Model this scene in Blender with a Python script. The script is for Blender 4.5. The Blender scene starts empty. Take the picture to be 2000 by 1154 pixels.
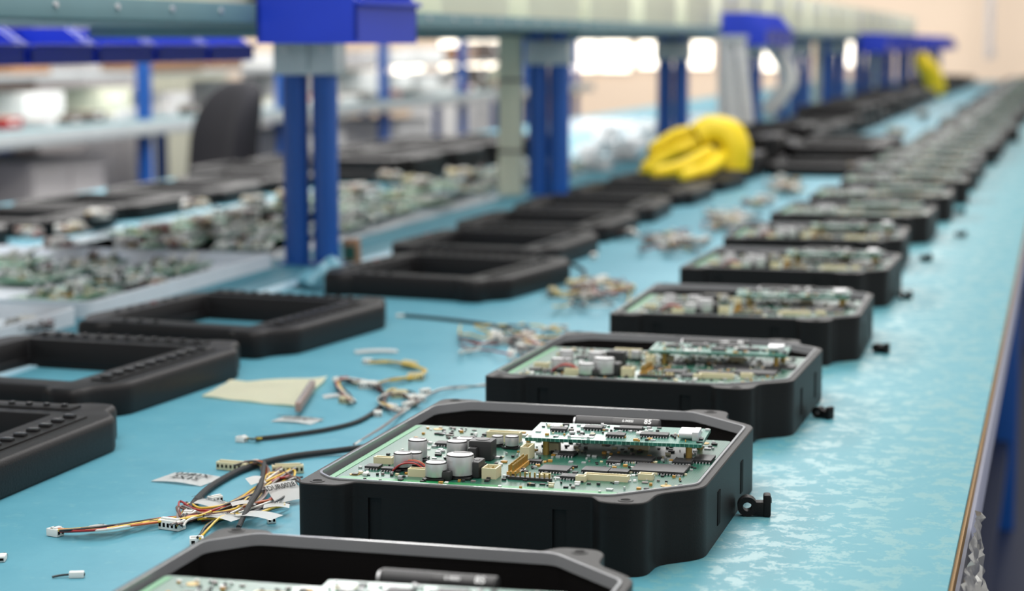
import bpy, bmesh, math, random
from mathutils import Vector, Matrix, noise
U=.33; TZ=.75; F=3900.0
TH=math.atan(492/F); PH=math.radians(15.36)
cT,sT,cP,sP=math.cos(TH),math.sin(TH),math.cos(PH),math.sin(PH)
FL=-TZ/U
def G(px,py,z=0.0):
    u=px-1000; v=py-577
    dn=v*cT+F*sT; fw=F*cT-v*sT; k=(1-z)/dn
    X=u*k; Y=fw*k
    return (X*cP-Y*sP, X*sP+Y*cP)
def Wd(a,r,z=0): return Vector((a*U,r*U,TZ+z*U))
col=bpy.context.scene.collection
sc=bpy.context.scene
rnd=random.Random(11)
# ---------------- materials
def c(r,g,b):
    def f(x):
        x/=255.0
        return x/12.92 if x<=.04045 else ((x+.055)/1.055)**2.4
    return (f(r),f(g),f(b),1)
def mat(name,colr,rough=.5,metal=0,var=.12,nscale=18,bump=0,bscale=200,trans=0,emis=0,coat=0,spec=.5):
    m=bpy.data.materials.new(name); m.use_nodes=True
    nt=m.node_tree; b=nt.nodes['Principled BSDF']
    tc=nt.nodes.new('ShaderNodeTexCoord')
    n=nt.nodes.new('ShaderNodeTexNoise'); n.inputs['Scale'].default_value=nscale; n.inputs['Detail'].default_value=4
    nt.links.new(tc.outputs['Object'],n.inputs['Vector'])
    mx=nt.nodes.new('ShaderNodeMix'); mx.data_type='RGBA'
    mx.inputs[6].default_value=[x*(1-var) for x in colr[:3]]+[1]
    mx.inputs[7].default_value=[min(1,x*(1+var)) for x in colr[:3]]+[1]
    nt.links.new(n.outputs['Fac'],mx.inputs[0]); nt.links.new(mx.outputs[2],b.inputs['Base Color'])
    b.inputs['Roughness'].default_value=rough; b.inputs['Metallic'].default_value=metal
    b.inputs['Specular IOR Level'].default_value=spec
    if trans: b.inputs['Transmission Weight'].default_value=trans
    if coat: b.inputs['Coat Weight'].default_value=coat
    if emis:
        nt.links.new(mx.outputs[2],b.inputs['Emission Color']); b.inputs['Emission Strength'].default_value=emis
    if bump:
        n2=nt.nodes.new('ShaderNodeTexNoise'); n2.inputs['Scale'].default_value=bscale; n2.inputs['Detail'].default_value=3
        nt.links.new(tc.outputs['Object'],n2.inputs['Vector'])
        bp=nt.nodes.new('ShaderNodeBump'); bp.inputs['Strength'].default_value=bump; bp.inputs['Distance'].default_value=.001
        nt.links.new(n2.outputs['Fac'],bp.inputs['Height']); nt.links.new(bp.outputs['Normal'],b.inputs['Normal'])
    return m
M={}
M['black']=mat('black_plastic',c(16,14,14),.48,bump=.2,bscale=900,spec=.22)
M['deep']=mat('dark_recess',c(5,5,5),.7,spec=.1)
M['cover']=mat('textured_black_plastic',c(20,18,19),.46,bump=.3,bscale=700,spec=.26)
M['key']=mat('rubber_key',c(26,26,28),.25,spec=.6)
M['keyred']=mat('red_rubber_key',c(120,24,26),.35)
M['gasket']=mat('clear_acrylic',c(165,167,170),.14,trans=.3,spec=.7)
M['silver']=mat('aluminium',c(200,200,202),.32,metal=.5,var=.05)
M['capblack']=mat('capacitor_sleeve',c(10,10,12),.35)
M['chip']=mat('chip_epoxy',c(36,36,38),.45)
M['cream']=mat('cream_nylon',c(205,197,162),.45,var=.05)
M['white']=mat('white_nylon',c(225,225,220),.45,var=.04)
M['paper']=mat('label_paper',c(232,232,230),.6,var=.03)
M['gold']=mat('gold_pins',c(168,140,75),.35,metal=.6)
M['tan']=mat('tantalum',c(180,135,60),.45)
M['red']=mat('red_wire',c(150,34,36),.4)
M['yellow']=mat('yellow_wire',c(205,170,50),.4)
M['orange']=mat('orange_wire',c(175,85,40),.4)
M['brown']=mat('brown_wire',c(92,58,48),.4)
M['wwire']=mat('white_wire',c(205,203,196),.4)
M['bwire']=mat('black_wire',c(22,22,24),.4)
M['gwire']=mat('grey_wire',c(120,112,110),.4)
M['sleeve']=mat('braided_sleeve',c(22,24,26),.55,bump=.9,bscale=1500)
M['ribbon']=mat('brown_grey_ribbon',c(150,128,120),.5)
M['yellowpaper']=mat('pale_yellow_paper',c(240,236,212),.6,var=.03)
M['post']=mat('blue_painted_steel',c(14,80,160),.4,var=.06)
M['bluebin']=mat('blue_plastic_bin',c(14,50,180),.45,var=.08)
M['galv']=mat('galvanized_steel',c(185,192,194),.4,metal=.3)
M['rail']=mat('teal_grey_steel',c(104,136,142),.45,var=.1)
M['creampanel']=mat('cream_panel',c(216,216,194),.55,var=.06)
M['wood']=mat('chipboard_edge',c(150,118,76),.7,bump=.4,bscale=300)
M['apron']=mat('grey_aluminium_edge',c(160,164,184),.35,metal=.1)
M['under']=mat('navy_painted_steel',c(20,34,66),.5)
M['foil']=mat('silver_foil_tape',c(215,215,212),.2,metal=.75,bump=.6,bscale=60)
M['ybag']=mat('yellow_fabric',c(235,204,14),.5,var=.12,nscale=9)
M['card']=mat('cardboard',c(150,112,84),.7)
M['lblue']=mat('light_blue_film',c(120,180,200),.3,trans=.2)
M['tray']=mat('white_foam_tray',c(222,228,234),.45)
M['sheetw']=mat('silvery_packing_sheet',c(222,230,234),.3,var=.08,bump=.5,bscale=40)
M['bag']=mat('silvery_bag_film',c(240,242,243),.25,var=.12,nscale=30,bump=.9,bscale=60)
M['chair']=mat('charcoal_fabric',c(30,30,35),.85,bump=.4,spec=.2)
M['grey']=mat('grey_cabinet_paint',c(190,186,186),.5)
M['greyd']=mat('dark_cabinet_paint',c(92,82,78),.6)
M['wall']=mat('beige_wall_paint',c(234,214,192),.8,var=.03,nscale=1)
M['strip']=mat('pale_joint_strip',c(175,210,225),.35,var=.04)
M['ink']=mat('black_ink',c(25,25,25),.6)
M['winkw']=mat('white_ink',c(225,225,225),.6)
M['glow']=mat('window_daylight',c(255,244,226),.5,emis=3.0,var=.02)
def pcbmat(name,base,trace):
    m=mat(name,base,.32,var=.1,coat=.2); nt=m.node_tree; b=nt.nodes['Principled BSDF']
    tc=nt.nodes.new('ShaderNodeTexCoord'); br=nt.nodes.new('ShaderNodeTexBrick')
    br.inputs['Scale'].default_value=160; br.inputs['Mortar Size'].default_value=.05
    br.inputs['Color1'].default_value=base; br.inputs['Color2'].default_value=[x*.5 for x in base[:3]]+[1]; br.inputs['Mortar'].default_value=trace
    nt.links.new(tc.outputs['Object'],br.inputs['Vector'])
    nt.links.new(br.outputs['Color'],b.inputs['Base Color'])
    return m
M['pcb']=pcbmat('green_circuit_board',c(12,70,54),c(44,106,88))
M['pcbedge']=mat('green_board_edge',c(22,124,68),.35)
M['pcb2']=pcbmat('teal_circuit_board',c(22,100,86),c(90,140,126))
M['pcbl']=mat('pale_green_board',c(84,136,108),.35,var=.4,nscale=60)
M['floor']=mat('dark_blue_floor',c(30,42,72),.45,var=.2,nscale=2)
def matmat():
    m=bpy.data.materials.new('cyan_bench_mat'); m.use_nodes=True; nt=m.node_tree; b=nt.nodes['Principled BSDF']
    N=nt.nodes.new; Lk=nt.links.new
    def math_(op,a,bv=None):
        n=N('ShaderNodeMath'); n.operation=op; Lk(a,n.inputs[0])
        if bv is not None:
            if isinstance(bv,(int,float)): n.inputs[1].default_value=bv
            else: Lk(bv,n.inputs[1])
        return n.outputs[0]
    def mixc(fac,A,Bc):
        mx=N('ShaderNodeMix'); mx.data_type='RGBA'; Lk(fac,mx.inputs[0])
        for i,v in ((6,A),(7,Bc)):
            if isinstance(v,tuple): mx.inputs[i].default_value=v
            else: Lk(v,mx.inputs[i])
        return mx.outputs[2]
    tc=N('ShaderNodeTexCoord')
    n1=N('ShaderNodeTexNoise'); n1.inputs['Scale'].default_value=3.5; n1.inputs['Detail'].default_value=8; n1.inputs['Roughness'].default_value=.7
    Lk(tc.outputs['Object'],n1.inputs['Vector'])
    r1=N('ShaderNodeValToRGB'); r1.color_ramp.elements[0].position=.3; r1.color_ramp.elements[1].position=.7
    r1.color_ramp.elements[0].color=c(66,133,152); r1.color_ramp.elements[1].color=c(92,154,171)
    Lk(n1.outputs['Fac'],r1.inputs[0])
    n4=N('ShaderNodeTexNoise'); n4.inputs['Scale'].default_value=70; n4.inputs['Detail'].default_value=10; n4.inputs['Roughness'].default_value=.75
    Lk(tc.outputs['Object'],n4.inputs['Vector'])
    r4=N('ShaderNodeValToRGB'); r4.color_ramp.elements[0].position=.56; r4.color_ramp.elements[1].position=.66
    Lk(n4.outputs['Fac'],r4.inputs[0])
    base=mixc(math_('MULTIPLY',r4.outputs[0],.3),r1.outputs[0],c(120,165,172))
    n2=N('ShaderNodeTexNoise'); n2.inputs['Scale'].default_value=46; n2.inputs['Detail'].default_value=12; n2.inputs['Roughness'].default_value=.75; n2.inputs['Distortion'].default_value=.3
    Lk(tc.outputs['Object'],n2.inputs['Vector'])
    r2=N('ShaderNodeValToRGB'); r2.color_ramp.elements[0].position=.51; r2.color_ramp.elements[1].position=.54
    Lk(n2.outputs['Fac'],r2.inputs[0])
    sx=N('ShaderNodeSeparateXYZ'); Lk(tc.outputs['Object'],sx.inputs[0])
    mr=N('ShaderNodeMapRange'); mr.inputs['From Min'].default_value=-1.3*U; mr.inputs['From Max'].default_value=-.55*U
    Lk(sx.outputs[0],mr.inputs['Value'])
    mask=math_('MULTIPLY',r2.outputs[0],mr.outputs[0])
    z1=mixc(math_('MULTIPLY',mr.outputs[0],.8),base,c(72,134,144))
    z2=mixc(math_('MULTIPLY',mask,.7),z1,c(104,148,150))
    Lk(z2,b.inputs['Base Color'])
    mr2=N('ShaderNodeMapRange'); mr2.inputs['To Min'].default_value=.46; mr2.inputs['To Max'].default_value=.31
    Lk(mask,mr2.inputs['Value']); Lk(mr2.outputs[0],b.inputs['Roughness'])
    b.inputs['Specular IOR Level'].default_value=.4
    return m
M['mat']=matmat()
# ---------------- mesh builder (units U)
class B:
    def __init__(s,*mats): s.bm=bmesh.new(); s.mats=list(mats)
    def mi(s,m):
        if m not in s.mats: s.mats.append(m)
        return s.mats.index(m)
    def box(s,x,y,z,sx,sy,sz,rz=0,bev=0,m=None,rx=0,ry=0):
        mtx=Matrix.Translation((x,y,z+sz/2))@Matrix.Rotation(rz,4,'Z')@Matrix.Rotation(rx,4,'X')@Matrix.Rotation(ry,4,'Y')@Matrix.Diagonal((sx,sy,sz,1))
        vs=bmesh.ops.create_cube(s.bm,size=1,matrix=mtx)['verts']
        fs={f for v in vs for f in v.link_faces}
        i=s.mi(m) if m else 0
        for f in fs: f.material_index=i
        if bev:
            es={e for v in vs for e in v.link_edges}
            bmesh.ops.bevel(s.bm,geom=list(es),offset=bev,segments=2,affect='EDGES',profile=.6)
    def cyl(s,x,y,z,r,h,seg=20,m=None,axis='Z',r2=None,rz=0,bev=0):
        R={'Z':Matrix.Identity(4),'X':Matrix.Rotation(math.pi/2,4,'Y'),'Y':Matrix.Rotation(math.pi/2,4,'X')}[axis]
        off=h/2 if axis=='Z' else 0
        mtx=Matrix.Translation((x,y,z+off))@Matrix.Rotation(rz,4,'Z')@R
        vs=bmesh.ops.create_cone(s.bm,cap_ends=True,segments=seg,radius1=r,radius2=r if r2 is None else r2,depth=h,matrix=mtx)['verts']
        i=s.mi(m) if m else 0
        for f in {f for v in vs for f in v.link_faces}: f.material_index=i
        if bev:
            es={e for v in vs for e in v.link_edges if any(len(f.verts)>4 for f in e.link_faces)}
            bmesh.ops.bevel(s.bm,geom=list(es),offset=bev,segments=2,affect='EDGES',profile=.6)
    def loop(s,pts,z): return [s.bm.verts.new((p[0],p[1],z)) for p in pts]
    def wall(s,a,b,m=0):
        n=len(a)
        for i in range(n):
            f=s.bm.faces.new((a[i],a[(i+1)%n],b[(i+1)%n],b[i])); f.material_index=m
    def edges(s,a):
        n=len(a); out=[]
        for i in range(n):
            e=s.bm.edges.get((a[i],a[(i+1)%n])) or s.bm.edges.new((a[i],a[(i+1)%n])); out.append(e)
        return out
    def ringcap(s,a,b,m=0):
        r=bmesh.ops.triangle_fill(s.bm,use_beauty=True,edges=s.edges(a)+s.edges(b))
        for g in r['geom']:
            if isinstance(g,bmesh.types.BMFace): g.material_index=m
    def ring(s,outer,inner,z0,z1,m=None,ch=0):
        i=s.mi(m) if m else 0
        o0=s.loop(outer,z0); n0=s.loop(inner,z0)
        o1=s.loop(outer,z1-ch); n1=s.loop(inner,z1)
        s.wall(o0,o1,i); s.wall(n0,n1,i); s.ringcap(o0,n0,i)
        if ch:
            o2=s.loop(offs(outer,-ch),z1); s.wall(o1,o2,i); s.ringcap(o2,n1,i)
        else: s.ringcap(o1,n1,i)
    def prism(s,outer,z0,z1,m=None):
        i=s.mi(m) if m else 0
        a=s.loop(outer,z0); b=s.loop(outer,z1); s.wall(a,b,i)
        for l in (a,b):
            f=s.bm.faces.new(l); f.material_index=i
    def tube(s,pts,r,seg=6,m=None,sub=6):
        i=s.mi(m) if m else 0
        P=[Vector(p) for p in pts]; Q=[]
        n=len(P)
        for k in range(n-1):
            p0=P[max(k-1,0)];p1=P[k];p2=P[k+1];p3=P[min(k+2,n-1)]
            for j in range(sub):
                t=j/sub
                Q.append(.5*((2*p1)+(p2-p0)*t+(2*p0-5*p1+4*p2-p3)*t*t+(3*p1-p0-3*p2+p3)*t**3))
        Q.append(P[-1]); prev=None; rings=[]
        for k,q in enumerate(Q):
            d=(Q[min(k+1,len(Q)-1)]-Q[max(k-1,0)])
            if d.length<1e-9: d=Vector((1,0,0))
            d.normalize()
            up=Vector((0,0,1)) if abs(d.z)<.95 else Vector((1,0,0))
            if prev is not None:
                up=prev-d*prev.dot(d)
                if up.length<1e-4: up=Vector((0,0,1))
            x=(up-d*up.dot(d)).normalized(); prev=x; y=d.cross(x)
            rr=r(k/(len(Q)-1)) if callable(r) else r
            rings.append([s.bm.verts.new(q+(x*math.cos(t)+y*math.sin(t))*rr) for t in [2*math.pi*j/seg for j in range(seg)]])
        for a,b in zip(rings,rings[1:]): s.wall(a,b,i)
        for l in (rings[0],rings[-1]):
            f=s.bm.faces.new(l); f.material_index=i
    def mesh(s,name,ang=35,sc_=U):
        bmesh.ops.recalc_face_normals(s.bm,faces=s.bm.faces)
        bmesh.ops.scale(s.bm,vec=(sc_,)*3,verts=s.bm.verts)
        me=bpy.data.meshes.new(name); s.bm.to_mesh(me); s.bm.free()
        for m in s.mats: me.materials.append(M[m])
        for p in me.polygons: p.use_smooth=True
        me.set_sharp_from_angle(angle=math.radians(ang))
        return me
def offs(pts,d):
    n=len(pts); out=[]
    area=sum(pts[i][0]*pts[(i+1)%n][1]-pts[(i+1)%n][0]*pts[i][1] for i in range(n))
    sg=1 if area>0 else -1
    for i in range(n):
        p0,p1,p2=pts[i-1],pts[i],pts[(i+1)%n]
        a=Vector((p1[0]-p0[0],p1[1]-p0[1])); b=Vector((p2[0]-p1[0],p2[1]-p1[1]))
        t=(a.normalized()+b.normalized())
        if t.length<1e-6: t=a
        t.normalize(); out.append((p1[0]+t.y*sg*d,p1[1]-t.x*sg*d))
    return out
def rpoly(pts,seg=5):
    n=len(pts); out=[]
    for i in range(n):
        v=Vector(pts[i][:2]); r=pts[i][2]
        a=Vector(pts[i-1][:2]); b=Vector(pts[(i+1)%n][:2])
        if r<=0: out.append(tuple(v)); continue
        ra=min(r,(a-v).length*.48); rb=min(r,(b-v).length*.48)
        p=v+(a-v).normalized()*ra; q=v+(b-v).normalized()*rb
        for k in range(seg+1):
            t=k/seg; w=p*(1-t)**2+v*2*t*(1-t)+q*t*t; out.append((w.x,w.y))
    return out
def sym(cor):
    a=cor; b=[(x,-y,r) for x,y,r in reversed(cor)]
    d=[(-x,-y,r) for x,y,r in cor]; e=[(-x,y,r) for x,y,r in reversed(cor)]
    return a+b+d+e
# ---------------- object creation
def meta(o,label=None,cat=None,group=None,kind=None):
    if label: o['label']=label
    if cat: o['category']=cat
    if group: o['group']=group
    if kind: o['kind']=kind
def obj(name,me,loc=(0,0,0),rz=0,label=None,cat=None,group=None,kind=None,parent=None,sc3=None,rot=None):
    o=bpy.data.objects.new(name,me); col.objects.link(o)
    if parent: o.parent=parent; o.location=Vector(loc)*U
    else: o.location=Wd(*loc)
    o.rotation_euler=rot if rot else (0,0,rz)
    if sc3: o.scale=sc3
    meta(o,label,cat,group,kind); return o
def empty(name,loc,rz=0,**k):
    o=bpy.data.objects.new(name,None); col.objects.link(o); o.empty_display_size=.02
    o.location=Wd(*loc); o.rotation_euler=(0,0,rz); meta(o,**k); return o
def inst(tpl,name,loc,rz=0,far=False,**k):
    root=empty(name,loc,rz,**k); objs=[]
    for p in tpl:
        if far and not p.get('far'): objs.append(None); continue
        par=root if p.get('p') is None else (objs[p['p']] or root)
        o=bpy.data.objects.new(p['n'],p['m']); col.objects.link(o); o.parent=par
        o.location=Vector(p.get('l',(0,0,0)))*U; o.rotation_euler=p.get('r',(0,0,0))
        if 'lab' in p: o['label']=p['lab']
        if 'kind' in p: o['kind']=p['kind']
        objs.append(o)
    return root
_tc={}
def textmesh(s,size,m='ink'):
    key=(s,size,m)
    if key in _tc: return _tc[key]
    cu=bpy.data.curves.new('t','FONT'); cu.body=s; cu.size=size*U; cu.align_x='CENTER'; cu.align_y='CENTER'; cu.resolution_u=2; cu.offset=size*U*.02
    o=bpy.data.objects.new('t',cu); col.objects.link(o)
    dg=bpy.context.evaluated_depsgraph_get(); me=bpy.data.meshes.new_from_object(o.evaluated_get(dg))
    bpy.data.objects.remove(o); bpy.data.curves.remove(cu); me.materials.clear(); me.materials.append(M[m]); _tc[key]=me
    return me
# ---------------- room
def bx(name,a0,a1,r0,r1,z0,z1,m,bev=0,**k):
    b=B(m); b.box(0,0,0,a1-a0,r1-r0,z1-z0,bev=bev)
    return obj(name,b.mesh(name),((a0+a1)/2,(r0+r1)/2,z0),**k)
RW=80; AW=-30
bx('floor',AW-2,14,-6,RW,FL-.1,FL,'floor',kind='structure')
bx('wall_left',AW-.4,AW,-6,RW,FL,7.5,'wall',kind='structure')
bx('wall_back',AW-.4,14,RW,RW+.4,FL,7.5,'wall',kind='structure')
nw=0
def window(a0,a1,z0,z1,left=False,r0=0,r1=0):
    global nw; nw+=1
    b=B('glow','grey')
    if not left:
        w=a1-a0; b.box(0,0,0,w,.04,z1-z0,m='glow')
        for t in (-.5,-.17,.17,.5): b.box(t*w,-.04,0,.1,.1,z1-z0,m='grey')
        for z in (0,z1-z0): b.box(0,-.04,z-.05,w,.1,.1,m='grey')
        obj('window_%d'%nw,b.mesh('window'),((a0+a1)/2,RW-.07,z0),kind='structure')
    else:
        w=r1-r0; b.box(0,0,0,.04,w,z1-z0,m='glow')
        for t in (-.5,0,.5): b.box(.04,t*w,0,.1,.09,z1-z0,m='grey')
        for z in (0,z1-z0): b.box(.04,0,z-.04,.1,w,.08,m='grey')
        obj('window_%d'%nw,b.mesh('window'),(AW+.07,(r0+r1)/2,z0),kind='structure')
kz=RW/60
for a0,a1,z0,z1 in [(-20.9,-19.3,-.8,.5),(-18.8,-16.6,.15,1.2),(-15.8,-12.7,.15,1.35),(-12.5,-10.2,.25,1.35),(-9.9,-7.4,.2,1.3),(-7.1,-5.3,.3,1.2)]:
    window(a0*kz,a1*kz,1-(1-z0)*kz,1-(1-z1)*kz)
window(0,0,-.1,1.4,True,40,45); window(0,0,0,1.4,True,50,55); window(0,0,0,1.4,True,61,67)
# ---------------- workbenches
def bench(name,a0,a1,r0,r1,zt,label,legs):
    root=empty(name,((a0+a1)/2,(r0+r1)/2,FL),label=label,cat='workbench')
    ca,cr=(a0+a1)/2,(r0+r1)/2
    def part(n,m,x0,x1,y0,y1,z0,z1,bev=0,lab=None):
        b=B(m); b.box(0,0,0,x1-x0,y1-y0,z1-z0,bev=bev)
        o=obj(n,b.mesh(n),((x0+x1)/2-ca,(y0+y1)/2-cr,z0-FL),parent=root)
        if lab:o['label']=lab
        return o
    b=B('mat'); b.box(ca,cr,0,a1-a0,r1-r0,.012,bev=.003)
    o=obj('bench_mat',b.mesh('bench_mat'),(-ca,-cr,zt-.012-FL),parent=root); o['label']='cyan antistatic bench mat'
    part('worktop','wood',a0,a1+.006,r0,r1,zt-.045,zt-.0125)
    part('edge_rail','apron',a1-.045,a1+.016,r0,r1,zt-.16,zt-.0455,.012,'grey aluminium edge rail')
    part('edge_rail','apron',a0+.012,a0+.06,r0,r1,zt-.16,zt-.0455,.008)
    part('lower_rail','under',a1-.2,a1-.1,r0,r1,FL+.5,FL+.62)
    for lr in legs:
        for la in (a0+.2,a1-.12):
            part('leg','post',la-.07,la+.07,lr-.07,lr+.07,FL,zt-.046,.01,'blue painted steel leg')
    return root
bench('workbench',-3.29,-.175,-1,56,0,'long workbench topped with a worn cyan mat',[-.5,13.7,22.3,31,40,50])
bench('workbench',-6.4,-3.31,-1,56,0,'cyan-topped workbench standing back to back with another',[4.9,9.2,13.6,18,22.3,31,44])
bx('joint_strip',-3.12,-3.05,-1,56,0,.006,'strip',label='pale blue joint strip running along the bench mat',cat='trim strip')
def bench3():
    root=empty('workbench',(-10.5,24,FL),label='grey workbench crowded with small parts across the aisle',cat='workbench')
    b=B('rail'); b.box(0,0,0,2,34,.06,bev=.01); obj('worktop',b.mesh('worktop'),(0,0,.12-FL),parent=root)
    b=B('galv'); b.box(0,0,0,.06,34,.14,bev=.01); obj('edge_rail',b.mesh('edge_rail'),(1.0,0,.02-FL),parent=root)
    for lr in range(-16,17,4):
        for la in (-.85,.85):
            b=B('post'); b.box(0,0,0,.13,.13,.12-FL,bev=.01); obj('leg',b.mesh('leg'),(la,lr,0),parent=root)
        b=B('post'); b.box(0,0,0,.13,.13,1.6,bev=.01); obj('upright',b.mesh('upright'),(.85,lr,.18-FL),parent=root)
    b=B('galv'); b.box(0,0,0,.8,34,.05,bev=.01); obj('shelf',b.mesh('shelf'),(-.5,0,.62-FL),parent=root)
bench3()
# ---------------- shelving rack
PR=[8.5+4.37*i for i in range(11)]
def rack():
    root=empty('shelving_rack',(-3.28,20,0),label='blue steel shelving rack with teal rails standing on the benches',cat='shelving rack')
    o0=Vector((-3.28,20,0))
    def part(n,me,a,r,z,lab=None):
        o=obj(n,me,(a-o0.x,r-o0.y,z),parent=root)
        if lab:o['label']=lab
    ups=[]
    for rr in (.058,.068):
        b=B('post'); b.cyl(0,0,.012,rr,1.06,seg=24,m='post'); b.box(0,0,0,.135,.135,.012,m='post',bev=.002)
        ups.append(b.mesh('upright'))
    b=B('galv'); b.box(0,0,0,.30,.145,.16,bev=.012); b.box(0,-.08,.02,.05,.02,.12,m='galv',bev=.004)
    for dx in (-.09,.09): b.cyl(dx,-.077,.11,.012,.014,m='silver',axis='Y',seg=10)
    br=b.mesh('bracket')
    b=B('creampanel'); b.box(0,0,0,.15,.1,1.05,bev=.01)
    for z in (.28,.75): b.box(0,0,z,.156,.106,.02,m='greyd')
    cp=b.mesh('cream_upright')
    for i,r in enumerate(PR):
        for a in (-3.352,-3.21): part('upright',ups[min(i,1)],a,r,0,'blue round steel post')
        part('bracket',br,-3.281,r,.86,'galvanized clamp bracket')
        if i in (1,3,5,7,9): part('upright',cp,-3.53,r-.05,0,'cream flat post')
        if i>=3: part('upright',ups[0],-3.21,r+2.18,0,'blue round steel post')
    L=56; RC=28.8
    b=B('rail'); b.box(0,0,0,.03,L,.072,bev=.006,m='rail')
    for k in range(int(L/.42)): b.cyl(.018,-L/2+.2+k*.42,.042,.011,.012,m='silver',axis='X',seg=8)
    rm=b.mesh('rail')
    part('rail',rm,-3.02,RC,1.078); part('rail',rm,-4.4,RC,1.078)
    b=B('rail'); b.box(0,0,0,1.34,L,.02,m='rail'); part('shelf_deck',b.mesh('shelf_deck'),-3.71,RC,1.075)
    for r in PR:
        b=B('rail'); b.box(0,0,0,1.3,.06,.05,m='rail',bev=.006); part('cross_beam',b.mesh('cross_beam'),-3.71,r,1.025)
rack()
b=B('creampanel'); b.box(0,0,0,.5,1.3,.45,bev=.015,m='creampanel'); b.box(.253,0,.3,.006,.5,.1,m='paper'); b.box(0,0,.45,.5,.04,.004,m='cream'); cart=b.mesh('carton')
for k in range(24):
    r=3.6+k*1.7+rnd.uniform(-.1,.1)
    obj('carton',cart,(-3.30,r,1.098),label='cream carton sitting on the rack shelf',cat='carton',group='cartons on the rack shelf')
def binmesh(w=.5,d=.5,h=.3,m='bluebin',lab=False):
    b=B(m); t=.014
    b.box(0,0,0,d,w,t,m=m)
    b.box(-d/2+t/2,0,t,t,w,h-t,m=m)
    for s in(-1,1):
        y0=s*(w/2-t/2)
        pts=[(-d/2,t),(d/2,t),(d/2,h*.45),(d/2-.14,h),(-d/2,h)]
        vs=[b.bm.verts.new((x,y0-t/2,z)) for x,z in pts]; vt=[b.bm.verts.new((x,y0+t/2,z)) for x,z in pts]
        b.wall(vs,vt,0); b.bm.faces.new(vs); b.bm.faces.new(vt)
    b.box(d/2-t/2,0,t,t,w,h*.45-t,m=m); b.box(d/2+.008,0,h*.42,.03,w,.02,m=m,bev=.004)
    if lab: b.box(d/2+.002,-w*.2,h*.12,.004,w*.3,h*.2,m='paper')
    return b
bm1=binmesh(.60,.42,.34).mesh('storage_bin')
def bin_(a,r,z,me,rz=0,lab='blue plastic parts bin hooked on the shelf rail',grp='blue bins on the rack'):
    return obj('storage_bin',me,(a,r,z),rz,label=lab,cat='storage bin',group=grp)
bin_(-2.77,7.50,1.0,bm1,math.radians(-4),lab='large blue plastic parts bin hooked on the shelf rail')
bm2=binmesh(.42,.4,.30).mesh('storage_bin')
for r in (18.3,18.8,19.3,19.8): bin_(-2.80,r,.98,bm2)
for r in (31,31.5,32,34,34.6,36.2,36.8,38,38.5,41,41.5,43,43.5,45,46,47,48.5,50,51): bin_(-2.80,r,.86,bm2)
bm3=binmesh(.6,.4,.17).mesh('storage_bin')
for r in (7.7,8.35,9.0,9.65,10.3): bin_(-4.63,r,.905,bm3,lab='dark blue low parts bin hanging behind the rack')
# ---------------- enclosure template
BC=(-1.031,4.09); H=.142
def Lc(px,py,z=.12):
    a,r=G(px,py,z); return a-BC[0],r-BC[1]
shape_tail=[(.19,-.448,.010),(.215,-.490,.022),(.300,-.490,.04),(.306,-.392,.025),(.384,-.320,.035),(.384,.340,.035),(.306,.412,.025),(.300,.508,.04),(.215,.508,.022),(.19,.468,.010),(-.29,.468,.010),(-.312,.495,.02),(-.402,.495,.035)]
shape_head=[(-.402,-.486,.03),(-.312,-.486,.02),(-.29,-.448,.010)]
out=rpoly(shape_head+shape_tail)
nt_=[]
for x in (-.25,.125):
    nt_+= [(x-.014,-.448,0),(x-.014,-.4405,0),(x+.014,-.4405,0),(x+.014,-.448,0)]
out_n=rpoly(shape_head+nt_+shape_tail)
inn=rpoly([(-.345,-.438,.02),(.222,-.438,.02),(.367,-.296,.02),(.367,.316,.02),(.222,.458,.02),(-.32,.458,.02),(-.389,.38,.02),(-.389,-.39,.02)])
b=B('black','deep')
b.ring(out_n,inn,0,.112,'black'); b.ring(out,inn,.1121,H,'black',ch=.002)
b.prism(offs(inn,.001),.002,.016,'black')
for x,y in((.258,-.464),(.258,.482),(-.365,-.460),(-.365,.474)):
    b.ring([(x+.015*math.cos(t),y+.015*math.sin(t)) for t in [k*math.pi/9 for k in range(18)]],[(x+.010*math.cos(t),y+.010*math.sin(t)) for t in [k*math.pi/9 for k in range(18)]],H-.002,H+.0010,'black'); b.cyl(x,y,H-.0018,.010,.0020,m='deep',seg=18)
for k in range(2): b.box(.3845,-.15+k*.3,.03,.002,.03,.07,m='deep')
housing=b.mesh('housing')
b=B('gasket'); b.ring(offs(inn,.001),offs(inn,-.004),H-.018,H+.003,'gasket')
gask=b.mesh('clear_gasket')
def smd(b,x0,x1,y0,y1,z,n,seed,sc=1,ch=('chip','silver','silver','cream','chip','silver','chip','white','chip','tan','gwire')):
    q=random.Random(seed)
    for _ in range(n):
        m=q.choice(ch)
        w=q.uniform(.003,.01)*sc; l=w*q.uniform(.6,1.6); h=q.uniform(.002,.005)*sc
        if q.random()<.5: w,l=l,w
        b.box(q.uniform(x0,x1),q.uniform(y0,y1),z,w,l,h,m=m)
def chipm(w,l,h=.006,m='chip'):
    b=B(m,'silver'); b.box(0,0,.0015,w,l,h,bev=.001,m=m)
    n=max(3,int(w/.006))
    for k in range(n):
        x=-w/2+(k+.5)*w/n
        for s in(-1,1): b.box(x,s*(l/2+.002),0,.0022,.006,.003,m='silver')
    return b.mesh('chip')
def capm(r,h):
    b=B('capblack','silver'); b.box(0,0,0,r*2.05,r*2.05,.005,m='capblack',bev=.001)
    b.cyl(0,0,.005,r,h-.005,seg=24,m='silver',bev=.0025); b.box(0,r*.55,h,r*1.3,r*.5,.0004,m='capblack')
    return b.mesh('capacitor')
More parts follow.
